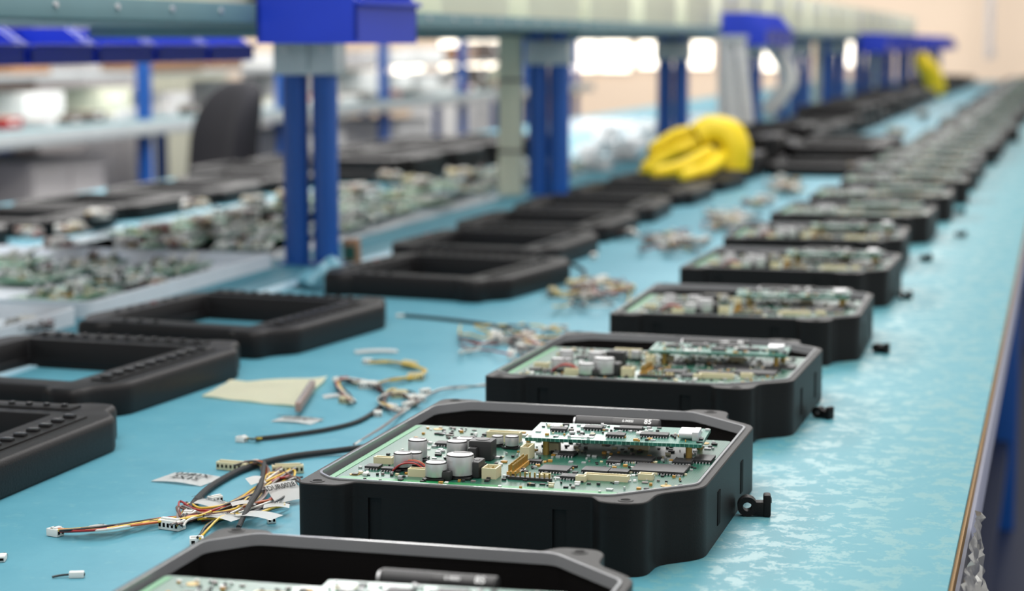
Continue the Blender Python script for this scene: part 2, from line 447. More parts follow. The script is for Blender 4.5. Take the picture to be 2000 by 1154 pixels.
def connm(w,l,h,m='cream'):
    b=B(m,'deep'); b.ring([(-w/2,-l/2),(w/2,-l/2),(w/2,l/2),(-w/2,l/2)],[(-w/2+.003,-l/2+.003),(w/2-.003,-l/2+.003),(w/2-.003,l/2-.003),(-w/2+.003,l/2-.003)],0,h,m)
    b.box(0,0,0,w-.006,l-.006,h*.5,m=m)
    n=max(2,int(max(w,l)/.009))
    for k in range(n):
        t=-.5+(k+.5)/n
        if w>l: b.box(t*(w-.008),0,h*.5,.002,.002,h*.4,m='gold')
        else: b.box(0,t*(l-.008),h*.5,.002,.002,h*.4,m='gold')
    return b.mesh('connector')
E=[]
def add(n,m,l=(0,0,0),p=None,r=(0,0,0),far=False,lab=None,kind=None):
    d=dict(n=n,m=m,l=l,p=p,r=r,far=far)
    if lab:d['lab']=lab
    if kind:d['kind']=kind
    E.append(d); return len(E)-1
add('housing',housing,far=True,lab='black plastic housing with screw lobes')
add('clear_gasket',gask,far=True,lab='clear shiny gasket around the rim')
PZ=.124
b=B('pcb','pcbedge','gold')
pc=rpoly([(-.375,-.425,.03),(.225,-.425,.01),(.352,-.305,.01),(.352,.2,.01),(-.375,.2,.01)])
b.prism(pc,0,.008,'pcb')
b.box(-.065,-.393,.0078,.57,.062,.001,m='pcbedge'); b.box(-.366,-.1,.0078,.014,.58,.001,m='pcbedge')
b.box(.278,-.356,.0078,.165,.026,.001,m='pcbedge',rz=math.radians(44))
for x,y in((-.33,-.34),(.3,.16),(-.31,.16),(.30,-.28)): b.cyl(x,y,.008,.011,.001,m='gold',seg=14)
IP=add('circuit_board',b.mesh('circuit_board'),(0,0,PZ),far=True,lab='green main circuit board')
T=.008
def on(px,py): return Lc(px,py,PZ+T)
b=B('chip'); smd(b,-.34,.33,-.35,.18,T,620,3); smd(b,-.33,.22,-.385,-.37,T+.001,10,5); add('surface_mount_components',b.mesh('smd'),(0,0,0),IP,far=True,kind='stuff')
for px,py,r,h in [(816,898,.020,.044),(787,917,.019,.036),(893,895,.022,.038),(908,884,.019,.032),(899,932,.028,.048),(852,936,.022,.036),(809,912,.017,.032),(1000,876,.015,.028),(972,872,.013,.024)]:
    x,y=on(px,py); add('capacitor',capm(r,h),(x,y,T),IP,far=r>.02)
for px,py,w,l in [(1085,920,.06,.05),(1165,922,.055,.04),(1290,920,.11,.075),(1235,900,.09,.05),(1335,905,.04,.04),(1108,890,.035,.03),(1120,935,.05,.03),(1200,905,.03,.03),(1045,905,.03,.02),(1375,900,.04,.06),(760,920,.03,.02),(870,870,.04,.03),(730,915,.03,.03),(1210,925,.04,.03)]:
    x,y=on(px,py); add('chip',chipm(w,l),(x,y,T),IP)
for px,py,w,l,h in [(943,896,.05,.045,.042),(932,930,.022,.05,.034),(925,900,.02,.03,.03),(868,938,.03,.02,.02)]:
    b=B('chip'); b.box(0,0,0,w,l,h,bev=.005); b.cyl(0,0,h,w*.3,.001,m='capblack'); x,y=on(px,py); add('inductor',b.mesh('inductor'),(x,y,T),IP)
for px,py,w,l,h in [(960,932,.03,.04,.022),(1030,895,.02,.045,.028),(985,862,.075,.022,.022),(1185,938,.09,.02,.012),(1262,936,.03,.02,.012),(820,930,.045,.02,.016),(1135,940,.02,.015,.012),(1065,935,.02,.02,.01),(1080,880,.03,.02,.018),(1250,878,.04,.015,.014),(750,905,.04,.018,.014)]:
    x,y=on(px,py); add('connector',connm(w,l,h),(x,y,T),IP)
b=B('gold')
for k in range(12):
    for s in(-1,1): b.box(s*.004,-.055+k*.01,0,.003,.003,.022)
b.box(0,0,0,.016,.12,.008,m='tan')
x,y=on(1012,918); add('pin_header',b.mesh('pin_header'),(x,y,T),IP,lab='gold pin header')
b=B('gold')
for k in range(9): b.box(-.04+k*.01,0,0,.003,.003,.016)
b.box(0,0,0,.09,.012,.006,m='chip'); x,y=on(1035,938); add('pin_header',b.mesh('pin_header'),(x,y,T),IP)
b=B('red','bwire'); x,y=on(800,922)
for k in range(4): b.tube([(-.03,.01*k-.02,.005),(-.01,.01*k-.02,.02),(.02,.008*k-.02,.022),(.045,.006*k-.02,.006)],.0018,m=['red','bwire','red','orange'][k])
add('wire',b.mesh('wire'),(x,y,T),IP,lab='short red and black wires')
DZ=.164
b=B('pcb2','silver'); b.box(0,0,0,.375,.175,.007,m='pcb2'); ID=add('daughter_board',b.mesh('daughter_board'),(.137,.03,DZ),r=(0,0,math.radians(3.5)),far=True,lab='raised teal daughter board')
b=B('chip'); smd(b,-.185,.185,-.08,.08,.007,110,8); add('surface_mount_components',b.mesh('smd'),(0,0,0),ID,far=True,kind='stuff')
for x,y,w,l in [(.08,-.02,.06,.03),(.0,-.04,.04,.03),(-.13,0,.035,.03),(-.06,.03,.04,.03),(.02,.04,.05,.03)]: add('chip',chipm(w,l),(x,y,.007),ID)
b=B('silver','white')
for k in range(3): b.cyl(-.01,-.022+k*.019,.011,.0085,.03,m='silver',axis='X',seg=16)
b.box(.01,-.004,0,.014,.058,.019,m='silver',bev=.002); add('connector',b.mesh('jack_connector'),(.16,-.02,.007),ID,lab='silver jack connector')
b=B('paper'); b.box(0,0,0,.05,.02,.0006); add('label',b.mesh('board_label'),(-.07,-.055,.0075),ID)
b=B('gold'); b.cyl(0,0,0,.007,DZ-PZ-T,seg=12,m='gold'); st=b.mesh('standoff')
for x,y in((-.005,-.045),(.30,-.03),(.30,.10),(-.02,.09)): add('standoff',st,(x,y,T),IP)
b=B('capblack','silver'); b.cyl(.02,0,0,.017,.19,seg=28,m='capblack',axis='X',bev=.003); b.cyl(-.03,0,0,.0174,.08,seg=28,m='chip',axis='X'); b.cyl(-.076,0,0,.013,.006,m='silver',axis='X')
IC=add('capacitor',b.mesh('large_capacitor'),(.085,.165,PZ+T+.030),lab='large black capacitor lying on its side',far=True)
a4=math.radians(45); ty,tz=-.0178*math.sin(a4),.0178*math.cos(a4)
add('printed_text',textmesh('85',.017,'winkw'),(.09,ty,tz),IC,(a4,0,0),far=True)
add('printed_text',textmesh('6-M8SI',.009,'winkw'),(.045,ty,tz),IC,(a4,0,0),far=True)
boxes=[(-1.02,2.74,.5),(-1.031,4.09,0),(-1.02,5.34,-1),(-.985,6.62,1),(-1.0,7.98,-1),(-1.05,9.22,1.5),(-1.01,10.52,-1),(-.98,11.8,1),(-.95,13.1,2),(-.95,14.3,-2)]
r=15.4
while r<53: boxes.append((-.9+rnd.uniform(-.08,.08),r,rnd.uniform(-4,4))); r+=1.0
for i,(a,r,t) in enumerate(boxes):
    o=inst(E,'electronics_enclosure',(a,r,.0005),math.radians(t),far=i>5,label='open black electronics enclosure with green circuit board inside',cat='electronics enclosure',group='row of open enclosures on the bench')
    if i>1: o.scale=(1,.88,1)
# ---------------- front covers
corb=[(.225,-.45,.012),(.262,-.478,.018),(.345,-.478,.035),(.352,-.395,.03),(.41,-.335,.04)]
ob=rpoly(sym(corb),seg=6)
CH=.088
b=B('cover','deep')
l0=b.loop(offs(ob,-.004),0);l1=b.loop(ob,.008);l2=b.loop(ob,.070);l3=b.loop(offs(ob,-.003),.080);l4=b.loop(offs(ob,-.009),.0865);l5=b.loop(offs(ob,-.014),CH)
for p,q in((l0,l1),(l1,l2),(l2,l3),(l3,l4),(l4,l5)): b.wall(p,q)
op=rpoly([(-.31,-.35,.012),(.25,-.35,.012),(.25,.30,.012),(-.31,.30,.012)])
o1=b.loop(op,CH);o2=b.loop(offs(op,-.003),.083);o3=b.loop(offs(op,-.006),.03);o4=b.loop(offs(op,-.010),.028);o5=b.loop(offs(op,-.010),0)
b.ringcap(l5,o1); b.wall(o1,o2);b.wall(o2,o3);b.wall(o3,o4);b.wall(o4,o5);b.ringcap(l0,o5)
b.box(.323,-.02,CH,.065,.6,.004,bev=.0015); b.box(-.03,.382,CH,.6,.06,.004,bev=.0015)
cov=b.mesh('cover_frame',32)
b=B('key'); b.box(0,0,0,.030,.020,.009,bev=.003); keym=b.mesh('key')
b=B('key'); b.cyl(0,0,0,.009,.008,bev=.0025,seg=14); keyr=b.mesh('key')
b=B('keyred'); b.cyl(0,0,0,.009,.008,bev=.0025,seg=14); keyd=b.mesh('key')
C=[dict(n='frame',m=cov,far=True,lab='rounded black frame with screen opening')]
for k in range(10): C.append(dict(n='key',m=keym,l=(.323,-.29+k*.06,CH+.003)))
for k in range(12): C.append(dict(n='key',m=keyr,l=(-.30+k*.049,.382,CH+.003)))
for k in range(6): C.append(dict(n='key',m=keyd if k==3 else keyr,l=(-.36,-.2+k*.075,CH-.001)))
for k in range(3): C.append(dict(n='key',m=keyr,l=(-.2+k*.06,-.40,CH-.001)))
covers=[(-2.64,4.10,0),(-2.80,5.22,-4),(-2.73,6.36,-7),(-2.43,7.88,-8),(-2.56,9.05,-3),(-2.60,10.2,-2),(-2.62,11.35,2)]
for a,r,t in covers:
    inst(C,'device_front_cover',(a,r,.0005),math.radians(t),label='black plastic device front cover with an empty screen opening',cat='device cover',group='row of front covers on the bench')
def cv(a,r,z,t): inst(C,'device_front_cover',(a,r,z),t,far=True,label='black plastic device front cover stacked on others',cat='device cover',group='stacked black front covers')
q=random.Random(3)
def stack(a,r,n,j=.03,rt=.08):
    for k in range(n): cv(a+q.uniform(-j,j),r+q.uniform(-j,j),.0005+.0925*k,q.uniform(-rt,rt))
for r,n in((12.6,1),(13.75,1),(15.0,2),(16.1,3),(17.2,2),(18.3,3),(19.4,2)): stack(-2.58,r,n)
for r,n in((15.6,1),(16.7,2),(17.8,2)): stack(-1.77,r,n,.01,.03)
r=20.5
while r<52:
    if abs(r-38.3)>1.3: stack(-2.58,r,q.choice([2,3,3,2]))
    r+=1.08
r=8.6
while r<13.4: stack(-5.45,r,1); r+=1.08
for r in (14.0,15.1,16.2,17.3): stack(-4.88,r,2)
for r in (14.0,15.1,16.2,17.3,18.4): stack(-5.85,r,1)
# ---------------- bench-2 boards and trays
def pcbvar(seed,w,l):
    q=random.Random(seed); b=B('pcbl' if seed%2 else 'pcb2','pcbedge','white')
    b.box(0,0,.02,w,l,.008,m=b.mats[0])
    smd(b,-w*.45,w*.45,-l*.45,l*.45,.028,40,seed,2.0,('chip','silver','white','white','cream','chip','tan'))
    for _ in range(5): b.box(q.uniform(-w*.38,w*.38),q.uniform(-l*.38,l*.38),.028,q.uniform(.02,.07),q.uniform(.02,.06),q.uniform(.01,.03),m=q.choice(['white','cream','chip','white','silver']),bev=.003)
    for _ in range(3): b.cyl(q.uniform(-w*.4,w*.4),q.uniform(-l*.4,l*.4),.028,.015,.03,m='silver',seg=12)
    for k in range(3):
        x,y=q.uniform(-w*.3,w*.3),q.uniform(-l*.3,l*.3); b.tube([(x,y,.03),(x+q.uniform(-.05,.05),y+q.uniform(-.08,.08),.07),(x*.3+q.uniform(-.08,.08),y*.3+q.uniform(-.1,.1),.035)],.006,m=q.choice(['wwire','bwire','wwire','brown']))
    for sx in(-1,1):
        for sy in(-1,1): b.cyl(sx*w*.42,sy*l*.42,0,.012,.02,m='silver',seg=8)
    return b.mesh('loose_circuit_board')
pv=[pcbvar(k,.28,.40) for k in range(1,8)]
def psheet(a0,a1,r0,r1,seed):
    b=B('sheetw'); n=16; g=[]
    for i in range(n+1):
        row=[]
        for j in range(n+1):
            x=(i/n-.5)*(a1-a0); y=(j/n-.5)*(r1-r0); e=min(i,n-i,j,n-j)
            row.append(b.bm.verts.new((x,y,.002+(0 if e>1 else .012*abs(noise.noise(Vector((x*5+seed,y*5,0))))))))
        g.append(row)
    for i in range(n):
        for j in range(n): b.bm.faces.new((g[i][j],g[i+1][j],g[i+1][j+1],g[i][j+1]))
    bmesh.ops.solidify(b.bm,geom=b.bm.faces[:],thickness=.0015)
    obj('packing_sheet',b.mesh('packing_sheet'),((a0+a1)/2,(r0+r1)/2,.0005),label='silvery white packing sheet spread on the rear bench',cat='packing sheet',group='packing sheets under the loose boards')
for k,(r0,r1) in enumerate([(8.65,9.95),(10.0,11.35),(11.4,12.7)]): psheet(-4.92,-3.5,r0,r1,k)
for k,(r0,r1) in enumerate([(13.05,14.8),(14.85,16.6)]): psheet(-4.38,-3.65,r0,r1,k+5)
i=0; r=8.95
while r<16.0:
    for a in (-3.80,-4.19,-4.58):
        if r>12.4 and a<-4.2: continue
        i+=1
        if i%8==3: continue
        obj('loose_circuit_board',pv[i%7],(a+rnd.uniform(-.03,.03),r+rnd.uniform(-.04,.04),.005),rnd.uniform(-.35,.35),label='green populated circuit board lying on a packing sheet',cat='circuit board',group='loose circuit boards on the rear bench')
    r+=.55
def tray(a0,a1,r0,r1,h,lab):
    ca,cr=(a0+a1)/2,(r0+r1)/2; w=(a1-a0)/2; l=(r1-r0)/2
    o=rpoly([(-w,-l,.05),(w,-l,.05),(w,l,.05),(-w,l,.05)])
    b=B('tray'); b.ring(offs(o,.012),offs(o,-.0),0,h,'tray',ch=.003); b.prism(o,.001,.009,'tray')
    obj('parts_tray',b.mesh('parts_tray'),(ca,cr,.0005),label=lab,cat='tray')
tray(-5.2,-3.42,6.6,8.35,.06,'shallow white translucent tray holding circuit boards')
tray(-5.1,-3.4,4.6,6.45,.06,'shallow white translucent tray holding cable parts')
for a0,r0 in((-5.6,21.5),(-4.55,21.0),(-4.55,23.2)): tray(a0,a0+.85,r0,r0+1.9,.1,'white plastic tray on the rear bench')
for r in (6.95,7.45,7.95):
    for a in (-3.72,-4.12,-4.52,-4.92):
        i+=1
        if i%5: obj('loose_circuit_board',pv[i%7],(a+rnd.uniform(-.02,.02),r+rnd.uniform(-.02,.02),.011),rnd.uniform(-.15,.15),label='green populated circuit board lying in a tray',cat='circuit board',group='loose circuit boards on the rear bench')
# ---------------- cables
def harness(name,label,ox,oy,wires=(),conns=(),labels=(),cat='cable harness',group=None,z0=0):
    a0,r0=G(ox,oy); root=empty(name,(a0,r0,z0),label=label,cat=cat,group=group)
    for pts,rad,m in wires:
        P=[]
        for p in pts:
            z=p[2] if len(p)>2 else rad+.001
            z=max(z,rad+.0015)
            a,r=G(p[0],p[1],z); P.append((a-a0,r-r0,z))
        b=B(m); b.tube(P,rad,seg=10 if rad>.004 else 6,m=m)
        for v in b.bm.verts: v.co.z=max(v.co.z,.0006)
        obj('cable_sleeve' if m=='sleeve' else 'wire',b.mesh('wire'),(0,0,0),parent=root)
    for px,py,w,l,h,rot,m in conns:
        a,r=G(px,py,h/2); b=B(m,'deep'); b.box(0,0,0,w,l,h,bev=min(w,l,h)*.12,m=m)
        b.box(0,-l*.2,h,w*.8,l*.3,h*.18,m=m); n=max(2,int(w/.01))
        for k in range(n): b.box(-w/2+(k+.5)*w/n,-l/2-.0003,h*.3,w/n*.5,.001,h*.4,m='deep'); b.box(-w/2+(k+.5)*w/n,l*.1,h,w/n*.45,l*.3,.0006,m='deep')
        obj('connector',b.mesh('connector'),(a-a0,r-r0,.0008),math.radians(rot),parent=root)
    for px,py,w,l,rot,z,tx,txt in labels:
        a,r=G(px,py,z); b=B('paper')
        N=6; q=[]
        for i in range(N+1):
            x=-w/2+w*i/N; zz=.004*math.sin(i/N*math.pi)+.0015
            q.append((b.bm.verts.new((x,-l/2,zz)),b.bm.verts.new((x,l/2,zz))))
        for (p0,p1),(p2,p3) in zip(q,q[1:]): b.bm.faces.new((p0,p2,p3,p1))
        bmesh.ops.solidify(b.bm,geom=b.bm.faces[:],thickness=.0008)
        o=obj('label',b.mesh('label'),(a-a0,r-r0,z),parent=root,rot=(math.radians(tx),0,math.radians(rot)),label='white paper label')
        if txt:
            for k,s in enumerate(txt):
                obj('printed_text',textmesh(s,l*.34),(0,l*.25-l*.34*k,.0075),parent=o)
    return root
def jit(pts,d): return [(x+rnd.uniform(-d,d),y+rnd.uniform(-d,d)*.6)+tuple([.003+rnd.uniform(0,.020)]) for x,y in pts]
WR=.0026
wsA=[([(722,872,.03),(660,880,.012),(560,893),(480,914),(420,945),(385,975),(362,1010)],.0078,'sleeve')]
base=[(118,1037),(200,1031),(300,1017),(380,1008),(450,985),(520,955),(575,935)]
for m in('yellow','red','orange','bwire','wwire','yellow','bwire','yellow','bwire'): wsA.append((jit(base,6),WR,m))
base=[(388,1052),(405,1030),(440,1008),(500,1000),(560,985)]
for m in('yellow','bwire','yellow','wwire','bwire'): wsA.append((jit(base,5),WR,m))
base=[(455,908),(505,903),(518,925),(495,968),(440,1003),(390,1012)]
for m in('brown','orange','wwire','bwire','gwire','brown','yellow','bwire','brown'): wsA.append((jit(base,8),WR,m))
base=[(565,915),(530,935),(500,970),(450,1000),(370,1010),(345,1020)]
for m in('red','wwire','yellow','bwire','brown','gwire','wwire','bwire','yellow','bwire','brown'): wsA.append((jit(base,15),WR,m))
base=[(575,958),(540,975),(500,990),(430,1005),(365,1002)]
for m in('red','orange','wwire','red','yellow','bwire','bwire','brown'): wsA.append((jit(base,13),WR,m))
base=[(580,935),(560,925),(520,945),(470,985),(400,1000),(360,985),(350,1015)]
for m in('gwire','wwire','brown','bwire','yellow','bwire','red','brown'): wsA.append((jit(base,15),WR,m))
wsA.append(([(466,1030,.01),(485,990,.03),(508,950,.034),(516,905,.02)],.0055,'sleeve'))
harness('cable_harness','multicoloured cable harness with black sleeve, white connectors and labels',400,980,wsA,
 [(108,1039,.022,.030,.016,75,'white'),(336,1024,.052,.028,.021,-12,'white'),(384,1057,.028,.024,.017,25,'white'),(455,910,.078,.024,.02,-5,'cream'),(562,916,.074,.022,.02,25,'cream'),(370,1008,.022,.03,.02,5,'white'),(530,1015,.018,.018,.014,30,'white'),(545,935,.036,.018,.014,40,'ribbon'),(420,975,.03,.02,.015,60,'white')],
 [(366,937,.135,.10,-8,.001,0,['0181X','2X15']),(406,984,.08,.055,-18,.012,0,['NDUR00181X']),(558,962,.085,.055,60,.026,38,['SDUR00281X']),(438,1011,.075,.05,-15,.018,0,['0281X']),(505,1008,.09,.05,-10,.022,0,None),(196,1031,.055,.022,5,.014,0,['PTR']),(475,985,.05,.035,30,.026,0,None),(540,990,.055,.035,20,.02,0,['281X']),(500,940,.04,.03,50,.03,20,None)])
wsB=[([(500,857),(560,850),(640,838),(700,822),(738,798),(752,778),(740,755)],.006,'sleeve')]
for m in('wwire','brown','red','bwire','gwire','bwire','wwire','yellow'): wsB.append((jit([(742,760),(720,748),(690,745),(672,740),(655,748),(672,770),(690,782)],8),WR,m))
for m in('yellow','bwire'): wsB.append((jit([(482,857),(495,857),(510,856)],1),WR,m))
harness('cable_harness','black sleeved cable with small white connectors at its ends',620,830,wsB,[(472,858,.02,.026,.014,80,'white'),(738,808,.022,.028,.014,20,'white'),(720,752,.055,.034,.02,10,'white'),(675,782,.034,.024,.016,-20,'cream'),(660,742,.03,.02,.014,40,'white')],[(580,822,.12,.075,-6,.001,0,['NDUR0281X','0181X']),(655,775,.07,.05,30,.001,0,None)])
wsC=[]
for m in('yellow','brown','orange','yellow','gwire','bwire'): wsC.append((jit([(720,706),(760,707),(800,712),(830,724),(812,736),(770,741),(735,750)],4),WR,m))
harness('cable_harness','yellow and brown wire bundle with cream connectors',770,725,wsC,[(718,706,.03,.02,.015,10,'white'),(800,712,.05,.024,.02,-20,'cream'),(812,736,.05,.024,.02,15,'cream')],[(735,687,.14,.065,25,.003,0,None)])
wsD=[]
for m in('brown','gwire','wwire'): wsD.append((jit([(950,752),(900,755),(860,762),(820,780),(790,800),(750,830),(690,868)],4),.0020,m))
for m in('yellow','bwire','wwire','brown','gwire','bwire','wwire'): wsD.append((jit([(790,800),(760,795),(745,780),(770,765),(800,770),(815,790)],10),.0023,m))
harness('cable_harness','thin brown and grey wires trailing to small connectors',830,785,wsD,[(780,770,.045,.028,.02,30,'cream'),(800,790,.04,.022,.016,60,'white'),(765,795,.03,.02,.015,-20,'white'),(815,778,.045,.03,.018,10,'white'),(830,765,.03,.02,.015,50,'white')])
harness('cable','single thin black sleeved cable',880,625,[([(790,616),(850,621),(930,630),(995,640)],.006,'sleeve')],[(782,617,.03,.016,.01,5,'white')],cat='cable')
harness('cable','single thin black sleeved cable',1118,525,[([(1100,508),(1120,516),(1142,530),(1137,550)],.007,'sleeve')],[],cat='cable')
def tangle(cx,cy,w,h,n,seed,cs=1.0,nc=10,lab='tangled wire bundle with white connectors',z0=0):
    q=random.Random(seed); ws=[];cn=[]
    for k in range(n):
        x=cx+q.gauss(0,w*.2); y=cy+q.gauss(0,h*.2); an=q.uniform(0,6.28); pts=[]
        for j in range(6):
            pts.append((x,y,.004+q.uniform(0,.035)*cs)); an+=q.uniform(-1.1,1.1)
            x+=math.cos(an)*w*.13; y+=math.sin(an)*h*.16
            x=min(max(x,cx-w*.5),cx+w*.5); y=min(max(y,cy-h*.5),cy+h*.5)
        ws.append((pts,.0026*cs,q.choice(['wwire','brown','gwire','bwire','bwire','wwire','red','bwire','yellow'])))
        if k<nc: cn.append((pts[0][0],pts[0][1],q.uniform(.035,.06)*cs,.024*cs,.024*cs,q.uniform(-80,80),q.choice(['white','white','white','cream','ribbon','white'])))
    harness('cable_harness',lab,cx,cy,ws,cn,group='wire bundles on the bench',z0=z0)
tangle(1003,664,210,58,32,1,1.05,18); tangle(1150,570,160,56,30,2,1.15,18); tangle(1315,468,130,42,24,3,1.35,15); tangle(1430,428,115,42,24,4,1.4,15); tangle(1535,360,76,24,22,5,1.5,13)
tangle(1480,392,60,16,8,6,1.5,5); tangle(1225,452,50,12,6,7,1.3,4)
tangle(60,632,90,18,14,8,1.3,8); tangle(290,553,120,14,10,9,1.4,7)
tangle(1660,318,26,10,9,12,1.8,6); tangle(1700,285,40,14,8,13,2.0,5); tangle(1750,255,36,12,8,14,2.2,5); tangle(1800,222,30,8,6,15,2.4,4)
for k,(px,py) in enumerate([(120,500),(300,470),(470,440),(560,400),(200,440),(760,360),(900,352),(380,420),(60,480),(250,500),(400,455),(820,372),(150,470),(340,500),(500,410),(700,385)]):
    tangle(px,py,60,12,8,40+k,1.6,8,z0=.062)
for px,py,rt in((150,1128,110),(5,1095,20),(1018,572,0),(232,602,40),(1160,505,10),(1240,462,30)):
    a,r=G(px,py); b=B('white','deep'); b.box(0,0,0,.014,.028,.012,bev=.002,m='white'); b.tube([(0,.012,.006),(.003,.03,.004),(-.004,.045,.003)],.0022,m='bwire'); b.box(0,-.0145,.003,.009,.001,.005,m='deep')
    obj('connector_plug',b.mesh('connector_plug'),(a,r,.0005),math.radians(rt),label='small white connector plug with a cut wire',cat='connector',group='loose connector plugs',sc3=(1,1,1) if py>1000 else (2,2,2))
def sheet(name,corners,m,label,curl=.02,n=12):
    P=[Vector((*G(*p),0)) for p in corners]; cen=sum(P,Vector())/4
    b=B(m); g=[]
    for i in range(n+1):
        row=[]
        for j in range(n+1):
            s,t=i/n,j/n
            p=(P[0]*(1-s)+P[3]*s)*(1-t)+(P[1]*(1-s)+P[2]*s)*t-cen
            row.append(b.bm.verts.new((p.x,p.y,.002+curl*(abs(s-.45)*1.8)**3*(.4+.6*t)+.010*abs(noise.noise(Vector((s*3,t*2.5,1)))))))
        g.append(row)
    for i in range(n):
        for j in range(n): b.bm.faces.new((g[i][j],g[i+1][j],g[i+1][j+1],g[i][j+1]))
    bmesh.ops.solidify(b.bm,geom=b.bm.faces[:],thickness=.001)
    return obj(name,b.mesh(name),(cen.x,cen.y,.001),label=label,cat='paper')
sheet('paper_note',[(393,776),(450,748),(640,743),(582,797)],'yellowpaper','pale yellow paper slip curling on the mat',.006)
p0=G(580,802,.02);p1=G(612,752,.02); an=math.atan2(p1[1]-p0[1],p1[0]-p0[0]); ln=math.hypot(p1[1]-p0[1],p1[0]-p0[0])
b=B('ribbon','silver'); b.box(0,0,0,ln*.9,.016,.026,bev=.003,m='ribbon')
for k in range(10): b.box(-ln*.4+k*ln*.088,0,.026,.006,.012,.004,m='silver')
obj('ribbon_connector',b.mesh('ribbon_connector'),((p0[0]+p1[0])/2,(p0[1]+p1[1])/2,.012),an,label='brown grey ribbon connector strip lying on the yellow paper',cat='connector')
def crumple(name,m,a,r,z,sx,sy,sz,seed,label,cat,amp=.3,sub=4,rz=0,pw=1.8,group=None,hf=0):
    b=B(m); bmesh.ops.create_icosphere(b.bm,subdivisions=sub,radius=1)
    for v in b.bm.verts:
        d=1+amp*noise.noise(v.co*1.7+Vector((seed,0,0)))+amp*.45*noise.noise(v.co*4+Vector((0,seed,0)))+hf*noise.noise(v.co*9+Vector((0,0,seed)))
        w=max(0,v.co.z)
        v.co=Vector((v.co.x*sx*d,v.co.y*sy*d,(w**pw)*d*sz))
    return obj(name,b.mesh(name,30 if hf else 60),(a,r,z),rz,label=label,cat=cat,group=group)
a,r=G(625,562); crumple('plastic_film','lblue',a,r+.05,.0005,.14,.12,.10,3,'crumpled light blue plastic film at the post foot','plastic film',.6,pw=2.6)
for k,(px,py,s) in enumerate([(1160,330,.55),(1215,312,.6),(1180,295,.6),(1240,288,.65),(1190,272,.6),(1265,272,.6),(1150,305,.5),(1225,262,.6)]):
    a,r=G(px,py); crumple('plastic_bag','bag',a,r,.0005,.22*s,.34*s,.10+.03*(k%3),k+2,'crumpled silvery plastic parts bag on the rear bench','plastic bag',.6,sub=5,rz=0,pw=1.3,group='silvery parts bags',hf=.5)
a,r=G(688,515); b=B('card','pcb'); b.box(0,0,0,.07,.05,.11,bev=.006,m='card',rx=.15); b.box(0,-.03,.02,.05,.004,.06,m='pcb')
obj('small_box',b.mesh('small_box'),(a,r,.003),label='small brown box with green print beside a post',cat='box')
def glove(a,r,z,s,rz,lab,slim=False):
    b=B('ybag','deep')
    if not slim:
        b.tube([(.26*s,.04,.06*s),(.28*s,.03,.22*s),(.20*s,.02,.34*s),(.08*s,.0,.36*s),(-.02*s,-.04,.30*s)],lambda t:s*(.16-.05*t),seg=24,m='ybag',sub=8)
        F_=[((.02,.02,.34),(-.20,.02,.31),(-.38,-.02,.20)),((.0,-.06,.26),(-.22,-.10,.17),(-.42,-.16,.05)),((.10,-.12,.18),(-.08,-.32,.08),(-.26,-.55,.035)),((.20,-.10,.14),(.12,-.42,.06),(.0,-.78,.03))]
        for k,(p,q_,t_) in enumerate(F_):
            b.tube([Vector(p)*s,Vector(q_)*s,Vector(t_)*s,Vector(t_)*s+Vector((-.03,-.01,-.01))*s],lambda t:s*(.066-.016*t if t<.85 else .066-.016*t-(t-.85)*.22),seg=16,m='ybag',sub=8)
    else:
        b.tube([(.10*s,0,.03*s),(.08*s,0,.2*s),(0,0,.35*s),(-.08*s,0,.45*s),(-.1*s,0,.56*s)],lambda t:s*(.09+.05*math.sin(t*math.pi)-.03*t),seg=14,m='ybag',sub=6)
        b.tube([(.0,0,.3*s),(.14*s,0,.22*s),(.2*s,0,.08*s)],lambda t:s*(.07-.03*t),seg=12,m='ybag',sub=6)
    for v in b.bm.verts:
        n_=noise.noise(v.co*8)*.016*s; v.co+=Vector((n_,n_,n_*.8)); v.co.z=max(v.co.z,.0)
    obj('yellow_glove',b.mesh('yellow_glove',60),(a,r,z),rz,label=lab,cat='glove')
glove(-2.47,14.0,.0895,.84,.05,'bright yellow work glove draped over black covers')
glove(-2.45,38.4,.0005,1.5,.3,'bright yellow glove standing long and narrow between black stacks',True)
b=B('white'); b.tube([(0,0,.98),(.12,.02,.85),(.22,.04,.6),(.12,.02,.42),(.0,-.02,.28)],.085,seg=12,m='white')
obj('white_hose',b.mesh('white_hose'),(-2.86,20.0,.04),label='white flexible hose hanging from the shelf',cat='hose')
b=B('paper'); n=10; g=[]
for i in range(n+1):
    row=[]
    for j in range(n+1):
        x=(i/n-.5)*.26*(1+.25*(1-j/n)); row.append(b.bm.verts.new((x+.05*(1-j/n),.03*math.sin(i*1.3+j*.2),j/n*.74)))
    g.append(row)
for i in range(n):
    for j in range(n): b.bm.faces.new((g[i][j],g[i+1][j],g[i+1][j+1],g[i][j+1]))
bmesh.ops.solidify(b.bm,geom=b.bm.faces[:],thickness=.008); b.box(0,0,.73,.3,.05,.05,m='galv')
obj('hanging_cloth',b.mesh('hanging_cloth',60),(-2.86,17.75,.295),label='white cloth hanging from the shelf rail beside a post',cat='cloth')
def clip():
    b=B('black')
    o=[(.021*math.cos(t),.021*math.sin(t)) for t in [2*math.pi*k/24 for k in range(24)]]; n_=[(x*.45,y*.45) for x,y in o]
    b.ring(o,n_,-.014,.014,'black')
    bmesh.ops.rotate(b.bm,verts=b.bm.verts,cent=(0,0,0),matrix=Matrix.Rotation(math.pi/2,3,'X'))
    bmesh.ops.translate(b.bm,verts=b.bm.verts,vec=(0,0,.0215))
    b.box(.026,0,.002,.03,.028,.030,bev=.004,m='black'); b.box(.042,0,.0,.016,.034,.048,bev=.005,m='black'); b.cyl(.0505,0,.034,.006,.002,m='deep',axis='X')
    return b.mesh('cable_clip')
cm=clip()
